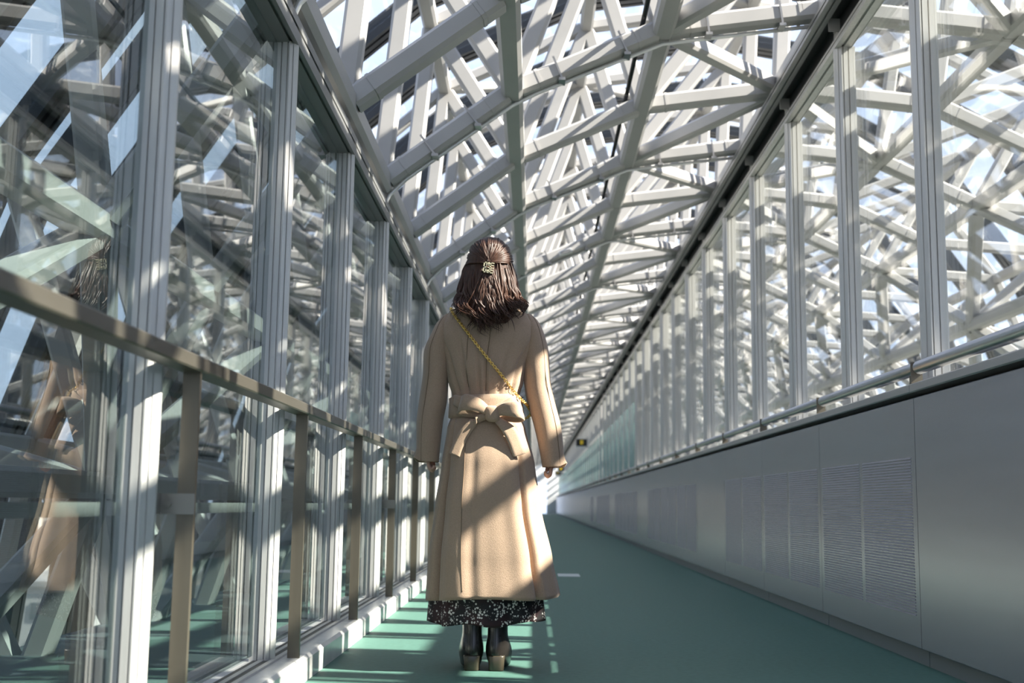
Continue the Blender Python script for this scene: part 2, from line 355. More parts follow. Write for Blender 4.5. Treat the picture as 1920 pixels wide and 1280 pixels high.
# conduits with clips under every second rib, dark pipe beside the crown chord
cpts = [(-.93, 2.30), (-.925, 2.44), (-.90, 2.50), (-.80, 2.60), (-.155, 3.075), (.0, 3.155), (.77, 3.475), (.95, 3.50), (1.70, 3.595)]
cd_me = sub(MB().tube([(x, .02, z) for x, z in cpts], .014, 6), 'conduit', CONDUIT, ce, True)
cl = MB()
for x, z, sx in ((-.62, 2.735, .74), (-.36, 2.925, .74), (.15, 3.22, .41), (.55, 3.385, .41), (1.05, 3.515, .13), (1.5, 3.575, .13)):
    up_ = Vector((-sx, 0, 1)).normalized() * .15
    cl.beam((x, -.066, z), Vector((x, -.066, z)) + up_, .008, .012, ch=0); cl.box(x - .02, x + .02, -.07, .035, z - .012, z + .006)
cl_me = sub(cl, 'conduit_clip', STEEL, ce)
for k in range(K0, KN):
    if ev(k): c_ = obj('conduit', cd_me, ce, (0, RY(k), 0)); obj('conduit_clip', cl_me, c_)
obj('service_pipe', sub(MB().tube([(.655, YA, 3.63), (.655, YB, 3.63)], .016, 8), 'service_pipe', DARK, ce, True), ce)
# small spotlight box on the sixth rib
sl = empty('ceiling_light', (.32, RY(6) - .09, 3.36), label='small cream spotlight box fixed under a vault rib', cat='light fitting')
obj('housing', MB().beam((-.07, 0, -.05), (.07, 0, .0), .10, .045, ch=.12).mesh('housing', CONDUIT), sl)
obj('lens', MB().beam((-.05, -.052, -.045), (.05, -.052, -.008), .008, .03, ch=.1).mesh('lens', STEEL), sl)
# exit signs on the right wall far away
for i, (y, z, wh) in enumerate(((37.6, 2.55, 'nearest'), (66, 2.55, 'middle'), (74, 2.55, 'farthest'))):
    sg = empty('hanging_sign', (1.52, y, z), label='small black and yellow hanging sign on the right, %s of three' % wh, cat='sign', group='hanging signs')
    obj('case', MB().box(-.17, .17, -.06, .06, -.05, .17).mesh('case', BLACK), sg)
    YEL = bpy.data.materials.get('yellow_lamp') or mat('yellow_lamp', (.9, .62, .03), .4)
    obj('symbol', MB().box(-.05, .05, -.066, -.06, .0, .13).mesh('symbol', YEL), sg)
    obj('bracket', MB().box(-.19, .28, -.03, .03, -.11, -.05).mesh('bracket', CONDUIT), sg)
# pale notice stuck on the floor
fm = empty('floor_notice', (.33, 10.95, 0), label='pale rectangular notice stuck on the green floor', cat='floor sign')
PALE = mat('pale_print', (.62, .66, .64), .5)
obj('sheet', MB().box(-.10, .10, -.2, .2, 0, .002).mesh('sheet', PALE), fm)
# end of the walkway
we = empty('wall_end', (0, YB, 0), kind='structure', label='pale end wall with a bright doorway at the far end of the walkway')
ENDM = mat('pale_wall', (.8, .8, .8), .6)
obj('surround', MB().box(-1.05, -.55, 0, .2, 0, 3.6).box(.95, 1.9, 0, .2, 0, 3.6).box(-.55, .95, 0, .2, 2.2, 3.6).mesh('surround', ENDM), we)
# ------------------------------------------------------------------ the city below
GROUND = mat('city_ground', (.13, .135, .12), .9, 0, .2, .3, .05)
obj('ground', MB().box(-900, 900, -300, 1500, -36, -35).mesh('ground', GROUND), kind='structure', label='distant city ground far below the skywalk')
BC = [((.36, .35, .34), 'white'), ((.28, .24, .20), 'beige'), ((.20, .20, .215), 'grey'), ((.38, .36, .34), 'off-white')]
BM = [mat('facade_' + n, c, .8, 0, .2, .08, .3) for c, n in BC]
WINM = mat('window_glass', (.05, .07, .09), .1, 0, .5); ROOFM = mat('flat_roof', (.20, .20, .21), .8)
win = MB().box(-1.1, 1.1, -.12, .05, -.75, .75).mesh('window', WINM)
blds = [(-52, 118, 18, 16, -7.5, 0), (-33, 104, 12, 12, -12, 3), (-78, 150, 26, 18, -4.5, 3), (-44, 165, 16, 16, -9, 1), (-104, 205, 30, 20, -5, 0), (-66, 220, 24, 18, -8, 2),
        (-150, 300, 40, 24, -3.5, 3), (-96, 310, 34, 20, -7, 1), (-190, 420, 50, 30, -2.5, 0), (-120, 430, 40, 30, -6, 2)]
wh = ['nearest big white block', 'small low off-white block', 'tall off-white block', 'small beige block', 'wide white block', 'grey block',
      'long off-white block', 'broad beige block', 'farthest white block', 'farthest grey block']
for (x, y, wx, wy, zt, ci), lb in zip(blds, wh):
    bd = empty('city_building', (x, y, -35), label='%s of the city seen low through the left glazing' % lb, cat='building', group='city buildings beyond the left glazing')
    h = zt + 35
    obj('walls', MB().box(-wx / 2, wx / 2, -wy / 2, wy / 2, 0, h).mesh('walls', BM[ci]), bd)
    obj('roof', MB().box(-wx / 2 - .3, wx / 2 + .3, -wy / 2 - .3, wy / 2 + .3, h, h + .5).box(-wx / 6, wx / 8, -wy / 6, wy / 6, h + .5, h + 2.2).mesh('roof', ROOFM), bd)
    n = max(3, int(wx / 4.2))
    for r in range(4):
        for c in range(n): obj('window', win, bd, ((c + .5) * wx / n - wx / 2, -wy / 2, h - 2.2 - r * 3.3))
# ------------------------------------------------------------------ the woman
PX, PY = -.185, 4.70
person = empty('person', (PX, PY, 0), label='woman standing with her back turned in a long camel coat and black ankle boots', cat='person')
COAT = mat('camel_wool', (.40, .275, .19), .85, 0, .25, .10, 260., .35, 420., .25)
SKIN = mat('skin', (.62, .36, .27), .5, 0, .4, .06, 20.)
LEATHER = mat('black_leather', (.018, .015, .013), .26, 0, .5, .1, 30., .08, 90.)
HEELM = mat('stacked_heel', (.05, .04, .026), .35)
HAIRM = mat('brown_hair', (.058, .025, .015), .44, 0, .35, .45, 30., stretch=(6, 6, .4))
GOLD = mat('gold_metal', (.85, .58, .16), .22, 1.)
CREAMGOLD = mat('pale_gold', (.85, .72, .42), .3, .8)
def smooth_mesh(g, name, m): return g.mesh(name, m, True)
def child(name, g, m, par=None, smooth=True, label=None):
    g.v = [p - Vector((PX, PY, 0)) for p in g.v]
    return obj(name, g.mesh(name, m, smooth), par or person, label=label)
def lerp_tab(tab, z):
    """rows sorted by falling z"""
    if z >= tab[0][0]: return tab[0][1:]
    for r0, r1 in zip(tab, tab[1:]):
        if z >= r1[0]:
            t = (r0[0] - z) / (r0[0] - r1[0]); t = t * t * (3 - 2 * t) * .5 + t * .5
            return [a + (b - a) * t for a, b in zip(r0[1:], r1[1:])]
    return tab[-1][1:]
# z, left edge, right edge, half depth, centre y
CT = [(1.475, -.245, -.13, .062, 4.755), (1.45, -.285, -.095, .078, 4.755), (1.425, -.338, -.048, .092, 4.755), (1.40, -.366, -.020, .106, 4.756), (1.365, -.388, .004, .12, 4.757), (1.31, -.395, .010, .130, 4.76),
      (1.19, -.364, -.036, .138, 4.765), (1.13, -.352, -.046, .130, 4.765), (1.08, -.336, -.060, .118, 4.765), (1.04, -.328, -.064, .114, 4.765), (.995, -.334, -.058, .120, 4.765), (.945, -.352, -.035, .140, 4.765), (.80, -.372, .004, .172, 4.765), (.63, -.395, .03, .195, 4.765), (.42, -.418, .077, .222, 4.765), (.27, -.424, .107, .24, 4.765)]
def gauss(a, c, s):
    dd = (a - c + math.pi) % (2 * math.pi) - math.pi
    return math.exp(-(dd / s) ** 2)
R_ = math.radians
def coat_pt(th, z, off=0.):
    xl, xr, b, cy = lerp_tab(CT, z); cx = (xl + xr) / 2; a = (xr - xl) / 2
    n = 2.35; c, s = math.cos(th), math.sin(th)
    r = (abs(c) ** n + abs(s) ** n) ** (-1 / n)
    low = max(0., min(1., (1.0 - z) / .45)); lo2 = low ** .6
    k = 1.0
    k -= (.16 + .20 * low) * lo2 * gauss(th, R_(-143), .05)            # deep side pleats
    k -= (.11 + .12 * low) * lo2 * gauss(th, R_(-47), .06)
    k += .05 * lo2 * gauss(th, R_(-126), .13) + .05 * lo2 * gauss(th, R_(-62), .13)
    k -= .05 * lo2 * gauss(th, R_(-106), .10)                            # soft folds of the back panel
    k += .024 * low * math.cos(7 * th + 1.0) + .010 * low * math.cos(11 * th + 2.2 + z * 2)
    k -= .03 * lo2 * gauss(th, R_(-12), .1) + .03 * lo2 * gauss(th, R_(-168), .1)
    up = max(0., min(1., (z - 1.06) / .03)) * max(0., min(1., (1.36 - z) / .22))
    conv = 1 + (z - 1.08) * .9                                            # gathered pleats fan out above the belt
    for u0, dpt, sg in ((-.46, .10, .05), (-.14, .07, .04), (.04, .09, .045), (.40, .06, .06), (-.72, .09, .07), (.72, .09, .07)):
        t0 = -math.pi / 2 + math.asin(max(-.95, min(.95, u0 * conv)))
        k -= dpt * up * gauss(th, t0, sg)
    x, y = cx + a * r * c * k, cy + b * r * s * k
    if off:
        x += off * c; y += off * s
    return Vector((x, y, z))
def back(x, z, off=.0):
    """point on the back of the coat at lateral x, height z"""
    xl, xr, b, cy = lerp_tab(CT, z); cx = (xl + xr) / 2; a = (xr - xl) / 2
    u = max(-.97, min(.97, (x - cx) / a)); n = 2.35
    return Vector((x, cy - b * (1 - abs(u) ** n) ** (1 / n) - off, z))
# coat body
g = MB(); NT, NZ = 220, 84
for i in range(NZ + 1):
    f_ = i / NZ; z = 1.475 - f_ * (1.475 - .272)
    for j in range(NT):
        th = 2 * math.pi * j / NT; p = coat_pt(th, z)
        if i > NZ - 14:
            p.z += (i - NZ + 14) / 14 * (.006 * math.sin(3 * th + .6) + .008 * math.cos(th) + .004)
        g.v.append(p)
g.f = [(i * NT + j, i * NT + (j + 1) % NT, (i + 1) * NT + (j + 1) % NT, (i + 1) * NT + j) for i in range(NZ) for j in range(NT)]
coat = child('coat', g, COAT)
sm = coat.modifiers.new('cloth', 'SOLIDIFY'); sm.thickness = .006; sm.offset = -1
# seams: centre-back pocket flaps as thin welts
def ribbon(path, wdir, width, th=.006, sub_=1):
    """flat strip: path of points, width direction(s), widths"""
    g = MB(); n = len(path)
    for i, p in enumerate(path):
        p = Vector(p); t = (Vector(path[min(i + 1, n - 1)]) - Vector(path[max(0, i - 1)])).normalized()
        wd = Vector(wdir[i] if isinstance(wdir, list) else wdir); wd = (wd - t * wd.dot(t)).normalized(); nn = t.cross(wd)
        hw = (width[i] if isinstance(width, list) else width) / 2
        prof = [(hw, 0), (hw * .9, th * .7), (hw * .45, th), (0, th * .8), (-hw * .45, th), (-hw * .9, th * .7), (-hw, 0), (-hw * .9, -th * .7), (0, -th * .8), (hw * .9, -th * .7)]
        g.v += [p + wd * a + nn * b for a, b in prof]
    m_ = 10
    g.f = [(i * m_ + j, i * m_ + (j + 1) % m_, (i + 1) * m_ + (j + 1) % m_, (i + 1) * m_ + j) for i in range(n - 1) for j in range(m_)] + [tuple(reversed(range(m_))), tuple(range((n - 1) * m_, n * m_))]
    return g
def spline(pts, n):
    out = []; pts = [Vector(p) for p in pts]
    for i in range(len(pts) - 1):
        p0, p1, p2, p3 = pts[max(0, i - 1)], pts[i], pts[i + 1], pts[min(len(pts) - 1, i + 2)]
        for j in range(n):
            t = j / n
            out.append(.5 * ((2 * p1) + (p2 - p0) * t + (2 * p0 - 5 * p1 + 4 * p2 - p3) * t * t + (3 * p1 - p0 - 3 * p2 + p3) * t ** 3))
    out.append(pts[-1]); return out
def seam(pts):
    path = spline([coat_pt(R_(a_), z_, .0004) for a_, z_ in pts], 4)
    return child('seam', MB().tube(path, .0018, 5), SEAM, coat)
SEAM = mat('seam_thread', (.20, .135, .085), .9)  # thread a darker brown than the coat cloth
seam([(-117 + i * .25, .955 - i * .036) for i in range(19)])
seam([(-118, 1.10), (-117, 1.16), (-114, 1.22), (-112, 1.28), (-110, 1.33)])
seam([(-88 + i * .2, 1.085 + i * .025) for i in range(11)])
# sleeves
def sleeve(side):
    if side < 0:
        cen = [(-.352, 4.762, 1.405, .022, .045), (-.366, 4.765, 1.375, .036, .066), (-.379, 4.768, 1.33, .047, .080), (-.396, 4.772, 1.26, .058, .084), (-.402, 4.77, 1.16, .055, .080), (-.412, 4.768, 1.06, .057, .074), (-.424, 4.76, .97, .054, .070), (-.427, 4.752, .88, .049, .066), (-.428, 4.748, .803, .045, .062)]
    else:
        cen = [(-.034, 4.762, 1.408, .022, .045), (-.020, 4.765, 1.378, .036, .066), (-.010, 4.768, 1.335, .046, .080), (.0, 4.772, 1.26, .057, .084), (.009, 4.77, 1.16, .056, .080), (.026, 4.768, 1.06, .057, .074), (.052, 4.76, .96, .055, .070), (.068, 4.752, .87, .050, .066), (.078, 4.748, .788, .044, .062)]
    path = spline([c[:3] for c in cen], 8); rad = spline([(c[3], c[4], 0) for c in cen], 8)
    g = MB(); NJ = 40; n = len(path)
    for i, (p, r) in enumerate(zip(path, rad)):
        fr = i / (n - 1)
        for j in range(NJ):
            th = 2 * math.pi * j / NJ; kk = 1 + .02 * math.sin(3 * th + fr * 9) * fr
            kk -= .06 * math.exp(-((fr - .55) / .05) ** 2) * max(0, math.sin(th + 2.2)) + .05 * math.exp(-((fr - .30) / .05) ** 2) * max(0, math.sin(th - .5))
            x = r.x * kk * math.cos(th); y = r.y * kk * math.sin(th)
            q = p + Vector((x, y, 0))
            # cuff vent flares on the outer back edge
            ov = gauss(th, R_(180 + 28) if side < 0 else R_(-28), .35)
            if fr > .9: q.x += side * .016 * ov * (fr - .9) / .1; q.z += .018 * ov * (fr - .9) / .1
            g.v.append(q)
    g.f = [(i * NJ + j, i * NJ + (j + 1) % NJ, (i + 1) * NJ + (j + 1) % NJ, (i + 1) * NJ + j) for i in range(n - 1) for j in range(NJ)] + [tuple(range(NJ))]
    s_ = child('sleeve', g, COAT, coat); q = s_.modifiers.new('cloth', 'SOLIDIFY'); q.thickness = .005; q.offset = -1
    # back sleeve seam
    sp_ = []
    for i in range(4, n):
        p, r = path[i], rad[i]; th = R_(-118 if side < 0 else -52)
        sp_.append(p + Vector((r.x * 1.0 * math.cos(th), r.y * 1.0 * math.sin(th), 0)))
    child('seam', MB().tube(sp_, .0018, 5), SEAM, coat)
    # cuff slit: dark open wedge with turned edge
    e = path[-1]; r = rad[-1]
    return s_
sleeve(-1); sleeve(1)
# collar hidden under the hair
g = MB()
for i, (z, k) in enumerate(((1.44, 1.0), (1.475, 1.02), (1.50, .95), (1.49, .85))):
    for j in range(32):
        th = 2 * math.pi * j / 32; g.v.append(Vector((-.188 + .072 * k * math.cos(th), 4.752 + .07 * k * math.sin(th), z)))
g.f = [(i * 32 + j, i * 32 + (j + 1) % 32, (i + 1) * 32 + (j + 1) % 32, (i + 1) * 32 + j) for i in range(3) for j in range(32)]
child('collar', g, COAT, coat)
# belt band
g = MB(); prof = [(.985, .004), (.990, .014), (1.012, .017), (1.05, .017), (1.066, .014), (1.072, .003)]
for z, off in prof:
    for j in range(120):
        th = 2 * math.pi * j / 120; p = coat_pt(th, z, off); p.z += .006 * math.sin(th * 1.0 + 1.4); g.v.append(p)
g.f = [(i * 120 + j, i * 120 + (j + 1) % 120, (i + 1) * 120 + (j + 1) % 120, (i + 1) * 120 + j) for i in range(len(prof) - 1) for j in range(120)]
belt = child('belt', g, COAT, coat)
yk = 4.765 - .114 - .03
# second wrap from the left side to the bow
child('belt_wrap', ribbon(spline([(-.328, 4.72, 1.052), (-.305, 4.655, 1.042), (-.265, 4.632, 1.022), (-.20, 4.625, 1.0)], 6), (.15, 0, 1), .046), COAT, belt)
child('belt_wrap', ribbon(spline([(-.065, 4.70, 1.055), (-.082, 4.645, 1.045), (-.12, 4.628, 1.02), (-.16, 4.622, 1.0)], 6), (-.2, 0, 1), .04), COAT, belt)
# bow: knot, two loops, two tails
def loop(side, tip, up):
    k0 = Vector((-.165, yk - .006, .992)); tp = Vector(tip)
    pts = [k0 + Vector((side * .012, -.004, .004)), k0.lerp(tp, .45) + Vector((0, -.036, .012 + up)), k0.lerp(tp, .85) + Vector((0, -.042, .008 + up)), tp, k0.lerp(tp, .85) + Vector((0, .016, -.006)), k0.lerp(tp, .4) + Vector((0, .012, -.006)), k0 + Vector((side * .012, .004, -.006))]
    path = spline(pts, 6); n = len(path)
    wid = [.022 + .048 * math.sin(math.pi * i / (n - 1)) ** .7 for i in range(n)]
    return child('bow_loop', ribbon(path, (side * -.25, 0, 1), wid, .007), COAT, belt)
loop(-1, (-.292, yk - .004, 1.022), .006); loop(1, (-.050, yk - .002, .998), 0)
g = MB()
for i in range(9):
    v_ = -1 + 2 * i / 8; rr_ = math.sqrt(max(0, 1 - abs(v_) ** 3))
    for j in range(16):
        th = 2 * math.pi * j / 16
        c, s = math.cos(th), math.sin(th); q = (abs(c) ** 3 + abs(s) ** 3) ** (-1 / 3)
        g.v.append(Vector((-.165 + .029 * q * c * (.55 + .45 * rr_) + v_ * .004, yk - .012 + .024 * q * s * (.5 + .5 * rr_), .990 - .032 * v_)))
g.f = [(i * 16 + j, i * 16 + (j + 1) % 16, (i + 1) * 16 + (j + 1) % 16, (i + 1) * 16 + j) for i in range(8) for j in range(16)] + [tuple(range(16)), tuple(reversed(range(128, 144)))]
child('bow_knot', g, COAT, belt)
tl = [(-.178, .985, .030), (-.225, .966, .030), (-.262, .93, .026), (-.288, .885, .022), (-.312, .825, .02)]
child('bow_tail', ribbon(spline([back(x, z, o_) for x, z, o_ in tl], 6), (.8, 0, .6), [.026 + .018 * min(1, i / 14) for i in range(25)], .006), COAT, belt)
tr_ = [(-.150, .972, .030), (-.118, .945, .036), (-.092, .915, .036), (-.072, .872, .03), (-.056, .828, .024)]
child('bow_tail', ribbon(spline([back(x, z, o_) for x, z, o_ in tr_], 6), (.75, .25, .45), [.028 + .026 * min(1, i / 10) for i in range(25)], .006), COAT, belt)
# skirt
g = MB(); NT2, NZ2 = 200, 14
for i in range(NZ2 + 1):
    f_ = i / NZ2; z = .34 - f_ * .165
    for j in range(NT2):
        th = 2 * math.pi * j / NT2
        k = .93 + .03 * f_ + (.012 + .03 * f_) * math.cos(9 * th + .7) + .014 * f_ * math.cos(17 * th + 2) + .02 * f_ * math.cos(4 * th + 1)
        x = -.188 + .236 * k * math.cos(th); y = 4.765 + .19 * k * math.sin(th)
        g.v.append(Vector((x, y, z + f_ * (.006 * math.sin(6 * th) + .016 * max(0, math.cos(th)) ** 2))))
g.f = [(i * NT2 + j, i * NT2 + (j + 1) % NT2, (i + 1) * NT2 + (j + 1) % NT2, (i + 1) * NT2 + j) for i in range(NZ2) for j in range(NT2)]
SKIRT = mat('dark_floral', (.012, .006, .007), .7)
n_ = SKIRT.node_tree; b_ = n_.nodes['Principled BSDF']
tcn = n_.nodes.new('ShaderNodeTexCoord')
def vor(scale, thr, soft):
    v = n_.nodes.new('ShaderNodeTexVoronoi'); v.inputs['Scale'].default_value = scale; v.inputs['Randomness'].default_value = .9
    n_.links.new(tcn.outputs['Object'], v.inputs['Vector'])
    r = n_.nodes.new('ShaderNodeMapRange'); r.inputs[1].default_value = thr; r.inputs[2].default_value = thr - soft; n_.links.new(v.outputs['Distance'], r.inputs[0]); return r
v1 = vor(105, .46, .08)
nz1 = n_.nodes.new('ShaderNodeTexNoise'); nz1.inputs['Scale'].default_value = 38; n_.links.new(tcn.outputs['Object'], nz1.inputs['Vector'])
m1 = n_.nodes.new('ShaderNodeMapRange'); m1.inputs[1].default_value = .47; m1.inputs[2].default_value = .53; n_.links.new(nz1.outputs['Fac'], m1.inputs[0])
mu = n_.nodes.new('ShaderNodeMath'); mu.operation = 'MULTIPLY'; n_.links.new(v1.outputs[0], mu.inputs[0]); n_.links.new(m1.outputs[0], mu.inputs[1])
nz2 = n_.nodes.new('ShaderNodeTexNoise'); nz2.inputs['Scale'].default_value = 11; n_.links.new(tcn.outputs['Object'], nz2.inputs['Vector'])
c2 = n_.nodes.new('ShaderNodeValToRGB'); c2.color_ramp.elements[0].position = .45; c2.color_ramp.elements[1].position = .6
c2.color_ramp.elements[0].color = (.006, .004, .005, 1); c2.color_ramp.elements[1].color = (.030, .008, .010, 1); n_.links.new(nz2.outputs['Fac'], c2.inputs[0])
mxs = n_.nodes.new('ShaderNodeMixRGB'); n_.links.new(mu.outputs[0], mxs.inputs[0]); n_.links.new(c2.outputs[0], mxs.inputs[1]); mxs.inputs[2].default_value = (.78, .72, .66, 1)
n_.links.new(mxs.outputs[0], b_.inputs['Base Color'])
sk = child('skirt', g, SKIRT, label='dark floral skirt hem'); q = sk.modifiers.new('cloth', 'SOLIDIFY'); q.thickness = .003
# boots
def boot(cx, sgn):
    # rings from the sole up: z, heel y, toe y, half width, x shift
    yh = 4.655
    rows = [(.004, yh + .055, yh + .250, .036), (.012, yh + .050, yh + .252, .041), (.030, yh + .010, yh + .250, .043), (.052, yh - .004, yh + .235, .049), (.075, yh - .008, yh + .20, .049), (.10, yh - .006, yh + .15, .045), (.125, yh - .001, yh + .118, .039), (.150, yh + .001, yh + .112, .038), (.175, yh + .001, yh + .112, .039), (.186, yh + .001, yh + .113, .0395)]
    g = MB(); NJ = 32
    for z, y0, y1, hw in rows:
        for j in range(NJ):
            th = 2 * math.pi * j / NJ; c, s = math.cos(th), math.sin(th)
            n = 2.4; r = (abs(c) ** n + abs(s) ** n) ** (-1 / n)
            yy = (y0 + y1) / 2 + (y1 - y0) / 2 * r * s
            taper = 1 - .35 * max(0, (yy - yh - .13) / .12) ** 2 if z < .08 else 1
            g.v.append(Vector((cx + hw * r * c * max(.3, taper) + sgn * .10 * (yy - yh), yy, z)))
    g.f = [(i * NJ + j, i * NJ + (j + 1) % NJ, (i + 1) * NJ + (j + 1) % NJ, (i + 1) * NJ + j) for i in range(len(rows) - 1) for j in range(NJ)] + [tuple(reversed(range(NJ)))]
    b = child('boot', g, LEATHER); q = b.modifiers.new('leather', 'SOLIDIFY'); q.thickness = .002
    sb = b.modifiers.new('round', 'SUBSURF'); sb.levels = 1; sb.render_levels = 2
    h = MB()
    for z, y0, y1, hw in ((0, yh - .002, yh + .052, .028), (.004, yh - .004, yh + .053, .0295), (.03, yh - .005, yh + .056, .0305), (.054, yh - .007, yh + .062, .033), (.058, yh - .005, yh + .060, .032)):
        for j in range(24):
            th = 2 * math.pi * j / 24; c, s = math.cos(th), math.sin(th); r = (abs(c) ** 4 + abs(s) ** 4) ** (-1 / 4)
            h.v.append(Vector((cx + hw * r * c + sgn * .003, (y0 + y1) / 2 + (y1 - y0) / 2 * r * s, z)))
    h.f = [(i * 24 + j, i * 24 + (j + 1) % 24, (i + 1) * 24 + (j + 1) % 24, (i + 1) * 24 + j) for i in range(4) for j in range(24)] + [tuple(reversed(range(24))), tuple(range(96, 120))]
    child('heel', h, HEELM, b, label='brown block heel')
    child('zip', MB().tube([(cx - sgn * .0345, yh + .055, .10), (cx - sgn * .030, yh + .055, .14), (cx - sgn * .031, yh + .057, .184)], .0016, 5), GOLD, b)
    child('seam', MB().tube([(cx, yh - .0075, .064), (cx, yh - .009, .078), (cx, yh - .007, .10), (cx, yh - .002, .125), (cx, yh, .15), (cx, yh, .184)], .0012, 5), LEATHER, b)
boot(-.2295, -1); boot(-.1405, 1)
# body: one continuous skinned figure, fingers as chains rooted in the palms
def body():
    V, E, Rd, roots = [], [], [], []
    def add(p, r, par=None):
        V.append(Vector(p) - Vector((PX, PY, 0))); Rd.append(r); i = len(V) - 1
        if par is None: roots.append(i)
        else: E.append((par, i))
        return i
    pel = add((-.188, 4.765, .90), .11)
    s1 = add((-.188, 4.765, 1.05), .10, pel); s2 = add((-.188, 4.765, 1.20), .11, s1); s3 = add((-.188, 4.76, 1.33), .10, s2)
    nk = add((-.188, 4.752, 1.44), .052, s3); nk2 = add((-.188, 4.745, 1.50), .05, nk); hd = add((-.188, 4.735, 1.575), .078, nk2); hd2 = add((-.188, 4.73, 1.635), .076, hd); add((-.188, 4.732, 1.665), .05, hd2)
    for s, sh, el, wr_ in ((-1, (-.34, 4.765, 1.345), (-.415, 4.77, 1.07), (-.424, 4.752, .866)), (1, (-.04, 4.765, 1.345), (.028, 4.77, 1.07), (.070, 4.752, .848))):
        c = add((-.188 + s * .07, 4.762, 1.35), .07, s3); a = add(sh, .052, c); e_ = add(el, .04, a); wv = add(wr_, .027, e_)
        pm = add((wr_[0] + s * .003, wr_[1] + .006, wr_[2] - .045), .026, wv); add((wr_[0] + s * .002, wr_[1] + .010, wr_[2] - .065), .022, pm)
        # fingers: knuckle, middle joint, tip, curled forward
        w0 = Vector(wr_)
        for fi, (dy, ln) in enumerate(((-.022, .026), (-.007, .031), (.009, .034), (.024, .030))):
            f0 = add(w0 + Vector((s * .0, dy + .012, -.055)), .0088)
            f1 = add(w0 + Vector((-s * .002, dy + .008, -.055 - ln)), .0084, f0)
            f2 = add(w0 + Vector((-s * .014, dy + .006, -.062 - ln - .004)), .0078, f1)
            add(w0 + Vector((-s * .026, dy + .006, -.055 - ln + .006)), .007, f2)
        t0 = add(w0 + Vector((-s * .004, .030, -.026)), .0095); t1 = add(w0 + Vector((-s * .012, .046, -.052)), .009, t0); add(w0 + Vector((-s * .018, .044, -.078)), .0075, t1)
    for s in (-1, 1):
        h = add((-.188 + s * .075, 4.765, .84), .085, pel); kn = add((-.186 + s * .058, 4.762, .50), .058, h); cf = add((-.185 + s * .052, 4.745, .34), .05, kn); add((-.184 + s * .0475, 4.712, .15), .0315, cf)
    me = bpy.data.meshes.new('body'); me.from_pydata(V, E, []); me.materials.append(SKIN)
    ob = obj('body', me, person)
    ob.modifiers.new('skin', 'SKIN')
    for i, sv in enumerate(me.skin_vertices[0].data): sv.radius = (Rd[i], Rd[i]); sv.use_root = i in roots
    sb = ob.modifiers.new('round', 'SUBSURF'); sb.levels = 1; sb.render_levels = 2
    ob.modifiers['skin'].use_smooth_shade = True
body()
# face features (turned away from the camera)
g = MB().tube([(-.188, 4.815, 1.60), (-.188, 4.828, 1.585), (-.188, 4.836, 1.565), (-.188, 4.815, 1.555)], [.006, .009, .012, .006], 8)
child('nose', g, SKIN)
LIP = mat('lips', (.5, .16, .14), .4); EYE = mat('eye', (.03, .02, .02), .15)
child('mouth', MB().tube([(-.208, 4.807, 1.532), (-.188, 4.815, 1.531), (-.168, 4.807, 1.532)], [.003, .006, .003], 6), LIP)
for s in (-1, 1):
    child('eye', MB().tube([(-.188 + s * .018, 4.804, 1.605), (-.188 + s * .030, 4.806, 1.606), (-.188 + s * .042, 4.800, 1.605)], [.003, .007, .003], 6), EYE)
# hair: shaped volume plus many locks
HT = [(1.722, -.205, -.175, .02, 4.715), (1.712, -.235, -.142, .058, 4.715), (1.695, -.256, -.122, .082, 4.715), (1.67, -.270, -.106, .098, 4.715), (1.632, -.281, -.094, .106, 4.714), (1.575, -.291, -.088, .103, 4.71), (1.52, -.297, -.080, .098, 4.70), (1.47, -.300, -.072, .090, 4.69), (1.43, -.298, -.068, .072, 4.665), (1.39, -.28, -.078, .052, 4.65), (1.355, -.25, -.115, .034, 4.645)]
def hair_pt(th, z, k=1.):
    xl, xr, b, cy = lerp_tab(HT, z); cx = (xl + xr) / 2; a = (xr - xl) / 2
    n = 2.2; c, s = math.cos(th), math.sin(th); r = (abs(c) ** n + abs(s) ** n) ** (-1 / n)
    return Vector((cx + a * r * c * k, cy + b * r * s * k, z))
g = MB(); NJ = 96; zs = [1.722 - .367 * (i / 50) ** 1.15 for i in range(51)]
for z in zs:
    for j in range(NJ):
        th = 2 * math.pi * j / NJ
        face = max(0, math.sin(th)) if z < 1.64 else 0
        k = .955 - .45 * face * min(1, (1.64 - z) / .06 if z < 1.64 else 0)
        k *= 1 + .012 * math.sin(23 * th + 3 * math.sin(z * 20)) + .012 * math.sin(11 * th + 1)
        g.v.append(hair_pt(th, z, k))
g.f = [(i * NJ + j, i * NJ + (j + 1) % NJ, (i + 1) * NJ + (j + 1) % NJ, (i + 1) * NJ + j) for i in range(50) for j in range(NJ)] + [tuple(range(NJ)), tuple(reversed(range(50 * NJ, 51 * NJ)))]
hair = child('hair', g, HAIRM, label='half-up wavy brown hair')
clip = Vector((-.190, 4.598, 1.585))
def lock(path, r, g): g.tube(path, [r * (.55 + .75 * math.sin(math.pi * min(1, .12 + i / (len(path) - 1) * .9))) * (1 - .88 * (i / (len(path) - 1)) ** 7) for i in range(len(path))], 5)
rng = random.Random(5)
g = MB()
for q in range(230):                                   # swept-back top section gathered at the clip
    th = R_(rng.uniform(-175, -5)); side = math.cos(th)
    zt = rng.uniform(1.60, 1.716) if abs(side) < .8 else rng.uniform(1.60, 1.69)
    p0 = hair_pt(th, zt, 1.0); pts = []
    for i in range(9):
        t = i / 8; z = zt + (1.592 - zt) * t ** 1.25
        th2 = th + (R_(-90) - th) * t ** .85; p = hair_pt(th2, z, 1.0 + .012 * math.sin(math.pi * t) + rng.uniform(-.004, .004))
        pts.append(p)
    pts.append(clip + Vector((rng.uniform(-.010, .010), .010, rng.uniform(-.004, .006))))
    lock(spline(pts, 2), rng.uniform(.0022, .0042), g)
